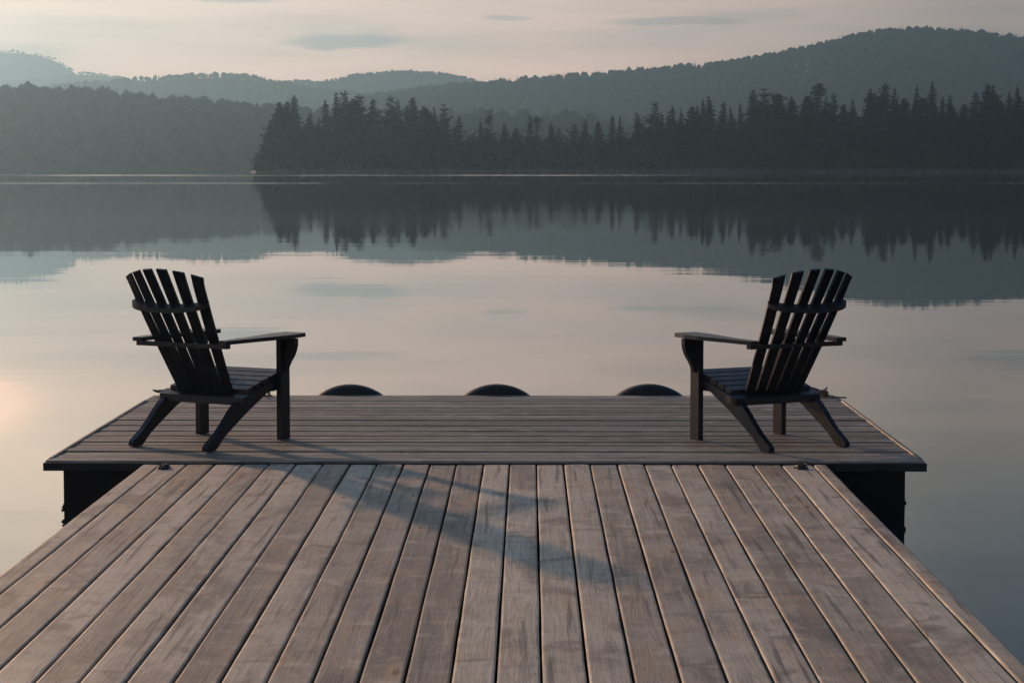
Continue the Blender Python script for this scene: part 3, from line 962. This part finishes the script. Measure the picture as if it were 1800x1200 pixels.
# ------------------------------------------------------------------ hinge plates and cleats
def hinge(px, y, label, flip=1):
    p = ground(px, y)
    root = empty('hinge', (p.x, p.y, 0.002), 0.2 * flip)
    bm = bmesh.new()
    bmesh.ops.create_cone(bm, cap_ends=True, segments=20, radius1=0.042, radius2=0.036, depth=0.012, matrix=Matrix.Translation((0, 0, .006)))
    bmesh.ops.create_cone(bm, cap_ends=True, segments=12, radius1=0.030, radius2=0.020, depth=0.012, matrix=Matrix.Translation((0.02 * flip, 0.02, .016)))
    obj('plate', bm_mesh('plate', bm), M_IRON, root)
    bm = bmesh.new()
    ring = [(0.026 * math.cos(a), 0.035 + 0.026 * math.sin(a), 0.016 + .006 * math.cos(a)) for a in [k * 2 * math.pi / 14 for k in range(15)]]
    add_tube(bm, ring, 0.006, 6)
    obj('ring', bm_mesh('ring', bm), M_IRON, root)
    root.scale = (0.78, 0.78, 0.78)
    bm = bmesh.new()
    add_tube(bm, [(0.03 * flip, -.006, .008), (0.045 * flip, -.02, .006), (0.058 * flip, -.02, .006)], 0.005, 6)
    obj('pin', bm_mesh('pin', bm), M_IRON, root)
    tag(root, label, 'hinge', 'iron hinges between walkway and platform')
hinge(286, 824, 'small dark iron hinge on the walkway by the left chair')
hinge(1410, 823, 'small dark iron hinge on the walkway below the right chair', -1)

def cleat(px, y, label, rz, rope=False):
    p = ground(px, y, TZ)
    root = empty('dock_cleat', (p.x, min(p.y, tf - .06), TZ + .001), rz)
    bm = bmesh.new()
    add_box(bm, -.045, .045, -.02, .02, 0, .008)
    for q in (-.022, .022):
        bmesh.ops.create_cone(bm, cap_ends=True, segments=10, radius1=.011, radius2=.009, depth=.034, matrix=Matrix.Translation((q, 0, .024)))
    obj('base', bm_mesh('base', bm), M_CLEAT, root)
    bm = bmesh.new()
    add_tube(bm, [(-.095, 0, .056), (-.06, 0, .045), (-.02, 0, .042), (.02, 0, .042), (.06, 0, .045), (.095, 0, .056)], [.006, .010, .012, .012, .010, .006], 8)
    obj('horn', bm_mesh('horn', bm), M_CLEAT, root)
    if rope:
        bm = bmesh.new()
        pts_ = []
        for k in range(40):
            a = k * 0.62
            pts_.append((.03 * math.cos(a) + (k - 28) * .011 if k > 28 else .03 * math.cos(a), .03 * math.sin(a) * (1 if k < 28 else .3) - max(0, k - 28) * .012, .010 + (min(k, 22) * .0012 if k < 29 else 0)))
        pts_ = [tuple(Matrix.Rotation(-rz, 3, 'Z') @ Vector(q)) for q in pts_]
        add_tube(bm, pts_, .006, 6)
        obj('rope', bm_mesh('rope', bm), M_ROPE, root)
    tag(root, label, 'cleat', 'cleats on the far side of the platform')
cleat(1447, 697.5, 'rusty horn cleat with rope at the far right corner of the platform', 1.2, True)
cleat(287, 698.5, 'cleat at the far left corner behind the left chair', 0.9)
cleat(467, 696.5, 'low dark cleat on the far edge beside the left chair front leg', 0.1)

# ------------------------------------------------------------------ chairs
def make_chair():
    """local frame: y forward (the way a sitter faces), x to the sitter's right, origin on the ground under the seat"""
    root = empty('adirondack_chair')
    Y0 = 0.36                       # front face of the front legs
    def S(s, z): return (Y0 - s, z)
    # front legs
    for sg in (-1, 1):
        bm = bmesh.new()
        xo = sg * 0.302; xi = sg * 0.270
        add_prism(bm, [S(0, 0), S(0.088, 0), S(0.088, .592), S(0, .592)], 'x', min(xo, xi), max(xo, xi))
        obj('front_leg', bm_mesh('front_leg', bm, .004), M_CHAIR, root)
    # rear legs: seat rails that sweep back to the ground
    out = [S(0.0, .368), S(.20, .325), S(.40, .272), S(.465, .250), S(.505, .225), S(.545, .192), S(.595, .147), S(.66, .094), S(.715, .060), S(.752, .038), S(.766, .020), S(.762, .004), S(.748, 0),
           S(.69, 0), S(.675, .006), S(.60, .066), S(.50, .122), S(.36, .196), S(.16, .287), S(.0, .287)]
    for sg in (-1, 1):
        bm = bmesh.new()
        a0, a1 = sg * .236, sg * .269
        add_prism(bm, out, 'x', min(a0, a1), max(a0, a1))
        obj('rear_leg', bm_mesh('rear_leg', bm, .005), M_CHAIR, root)
    # seat: slats across the rails and a front apron
    bm = bmesh.new()
    s = -0.012
    sl = [(-0.01, .372)]
    L = .066
    for k in range(5):
        s0 = 0.005 + k * 0.0765
        z0 = interp([(0, .368), (.20, .325), (.40, .272), (.475, .250)], s0) + .006
        z1 = interp([(0, .368), (.20, .325), (.40, .272), (.475, .250)], s0 + .063) + .006
        add_prism(bm, [S(s0, z0), S(s0, z0 + .030), S(s0 + .064, z1 + .030), S(s0 + .064, z1)], 'x', -.268, .268)
    add_prism(bm, [S(-.021, .29), S(-.021, .374), S(-.001, .374), S(-.001, .29)], 'x', -.268, .268)
    obj('seat', bm_mesh('seat', bm, .004), M_CHAIR, root)
    # back support that the slats stand on
    bm = bmesh.new()
    outl = []
    for k in range(7):
        a = math.pi / 2 * k / 6
        outl.append((.300 - .025 + .025 * math.sin(a), Y0 - .452 + .025 - .025 * math.cos(a)))
    outl = [(x_, y_) for x_, y_ in outl] + [(.300, Y0 - .362), (-.300, Y0 - .362)] + [(-x_, y_) for x_, y_ in outl[::-1]]
    add_prism(bm, outl, 'z', .2440, .288)
    for v in bm.verts:
        sv = Y0 - v.co.y
        v.co.z += (0.40 - sv) * 0.24
    obj('back_rail', bm_mesh('back_rail', bm, .004), M_CHAIR, root)
    # backrest: six tapering slats, fanned, on a curve
    b0s, b0z, b1s, b1z = .388, .272, .862, 1.017
    Rt, Rb = .50, 1.1
    N = 6
    bm = bmesh.new()
    def frame(t_, u):
        """point on the back surface: t_ from the foot to the top, u = arc position"""
        Rr = Rb + (Rt - Rb) * t_
        s_ = b0s + (b1s - b0s) * t_; z_ = b0z + (b1z - b0z) * t_
        ph = u / Rr
        return Vector((Rr * math.sin(ph), Y0 - s_ + Rr * (1 - math.cos(ph)), z_)), ph
    for k in range(N):
        rows = []
        for j in range(9):
            t_ = j / 8
            pitch = .0625 + (.0955 - .0625) * t_
            wdt = .0550 + (.062 - .0550) * t_
            uc = (k - 2.5) * pitch
            row = []
            for e in (-1, 1):
                u = uc + e * wdt / 2
                tt = t_
                if j == 8: tt = 1.0 - 0.075 * (u / .30) ** 2 * 1.1
                p, ph = frame(tt, u)
                p0, ph0 = frame(tt, uc)
                # flat slat: straight across between its two edges
                nrm = Vector((-math.sin(ph0), math.cos(ph0), 0.43)).normalized()
                row.append((p, nrm))
            rows.append(row)
        vv = []
        for row in rows:
            (pl, n_), (pr, _) = row
            vv.append([bm.verts.new(pl), bm.verts.new(pr), bm.verts.new(pr - n_ * .015), bm.verts.new(pl - n_ * .015)])
        for j in range(8):
            for q in range(4):
                bm.faces.new((vv[j][q], vv[j][(q + 1) % 4], vv[j + 1][(q + 1) % 4], vv[j + 1][q]))
        bm.faces.new(vv[0]); bm.faces.new(vv[-1][::-1])
    obj('backrest', bm_mesh('backrest', bm, .003), M_CHAIR, root)
    # upper brace: a crescent behind the slats
    bm = bmesh.new()
    t_ = (.815 - b0z) / (b1z - b0z)
    inner, outer = [], []
    for k in range(17):
        u = -.250 + .500 * k / 16
        p, ph = frame(t_, u)
        nrm = Vector((-math.sin(ph), math.cos(ph), 0))
        e = 1 - abs(k - 8) / 8
        wv = .024 + .030 * min(1, (e * 3.0)) ** .5
        inner.append(p - nrm * .021); outer.append(p - nrm * (.021 + wv))
    ring = inner + outer[::-1]
    add_prism(bm, [(v.x, v.y) for v in ring], 'z', .798, .824)
    for v in bm.verts:
        v.co.z += (v.co.y - (Y0 - b0s - (b1s - b0s) * t_)) * 0.42
    obj('back_brace', bm_mesh('back_brace', bm, .006), M_CHAIR, root)
    # arm rail across the back
    bm = bmesh.new()
    add_box(bm, -.308, .308, Y0 - .632, Y0 - .590, .564, .588)
    obj('arm_rail', bm_mesh('arm_rail', bm, .003), M_CHAIR, root)
    # arms and their brackets
    for sg in (-1, 1):
        bm = bmesh.new()
        # outline in (s, x): inner edge fairly straight, outer edge swelling to a paddle
        innr = [(-.075, .232), (-.055, .222), (.10, .222), (.22, .238), (.36, .256), (.52, .262), (.64, .262)]
        outr = [(.65, .320), (.57, .332), (.45, .345), (.32, .366), (.20, .384), (.06, .388), (-.05, .380), (-.08, .352)]
        pl = [(sg * x_, Y0 - s_) for s_, x_ in innr + outr]
        add_prism(bm, pl, 'z', .5925, .6145)
        for v in bm.verts:
            v.co.z -= (Y0 - v.co.y) * 0.005
        obj('arm', bm_mesh('arm', bm, .004), M_CHAIR, root)
        bm = bmesh.new()
        zt = .588
        cur = [(.303, zt), (.382, zt), (.381, zt - .035), (.374, zt - .07), (.358, zt - .105), (.338, zt - .135), (.323, zt - .165), (.315, zt - .19), (.303, zt - .198)]
        add_prism(bm, [(sg * a, z_) for a, z_ in cur], 'y', Y0 - .062, Y0 - .028)
        obj('arm_bracket', bm_mesh('arm_bracket', bm, .004), M_CHAIR, root)
    return root

def place(root, RLp, RRp, FLp, FRp, sx, rz):
    P = [ground(*q, TZ) for q in (RLp, RRp, FLp, FRp)]
    rear = (P[0] + P[1]) / 2; front = (P[2] + P[3]) / 2
    f = (front - rear).normalized()
    c_ = (rear + front) / 2
    root.location = (c_.x + sx, c_.y, TZ + .002)
    root.rotation_euler = (0, 0, R(rz))
    root.scale = (1.015, 1, 1)
ch = make_chair()
place(ch, (237, 783), (365, 793), (360, 763), (499, 771), 0.012, -28.3)
tag(ch, 'black slatted wooden chair on the left, facing right over the lake', 'chair', 'pair of adirondack chairs on the platform')
c2 = ch.copy(); col.objects.link(c2)
for q in ch.children:
    qq = q.copy(); col.objects.link(qq); qq.parent = c2
place(c2, (1350, 793), (1480, 783), (1226, 771), (1367, 763), -0.012, 28.3)
tag(c2, 'black slatted wooden chair on the right, facing left over the lake', 'chair', 'pair of adirondack chairs on the platform')
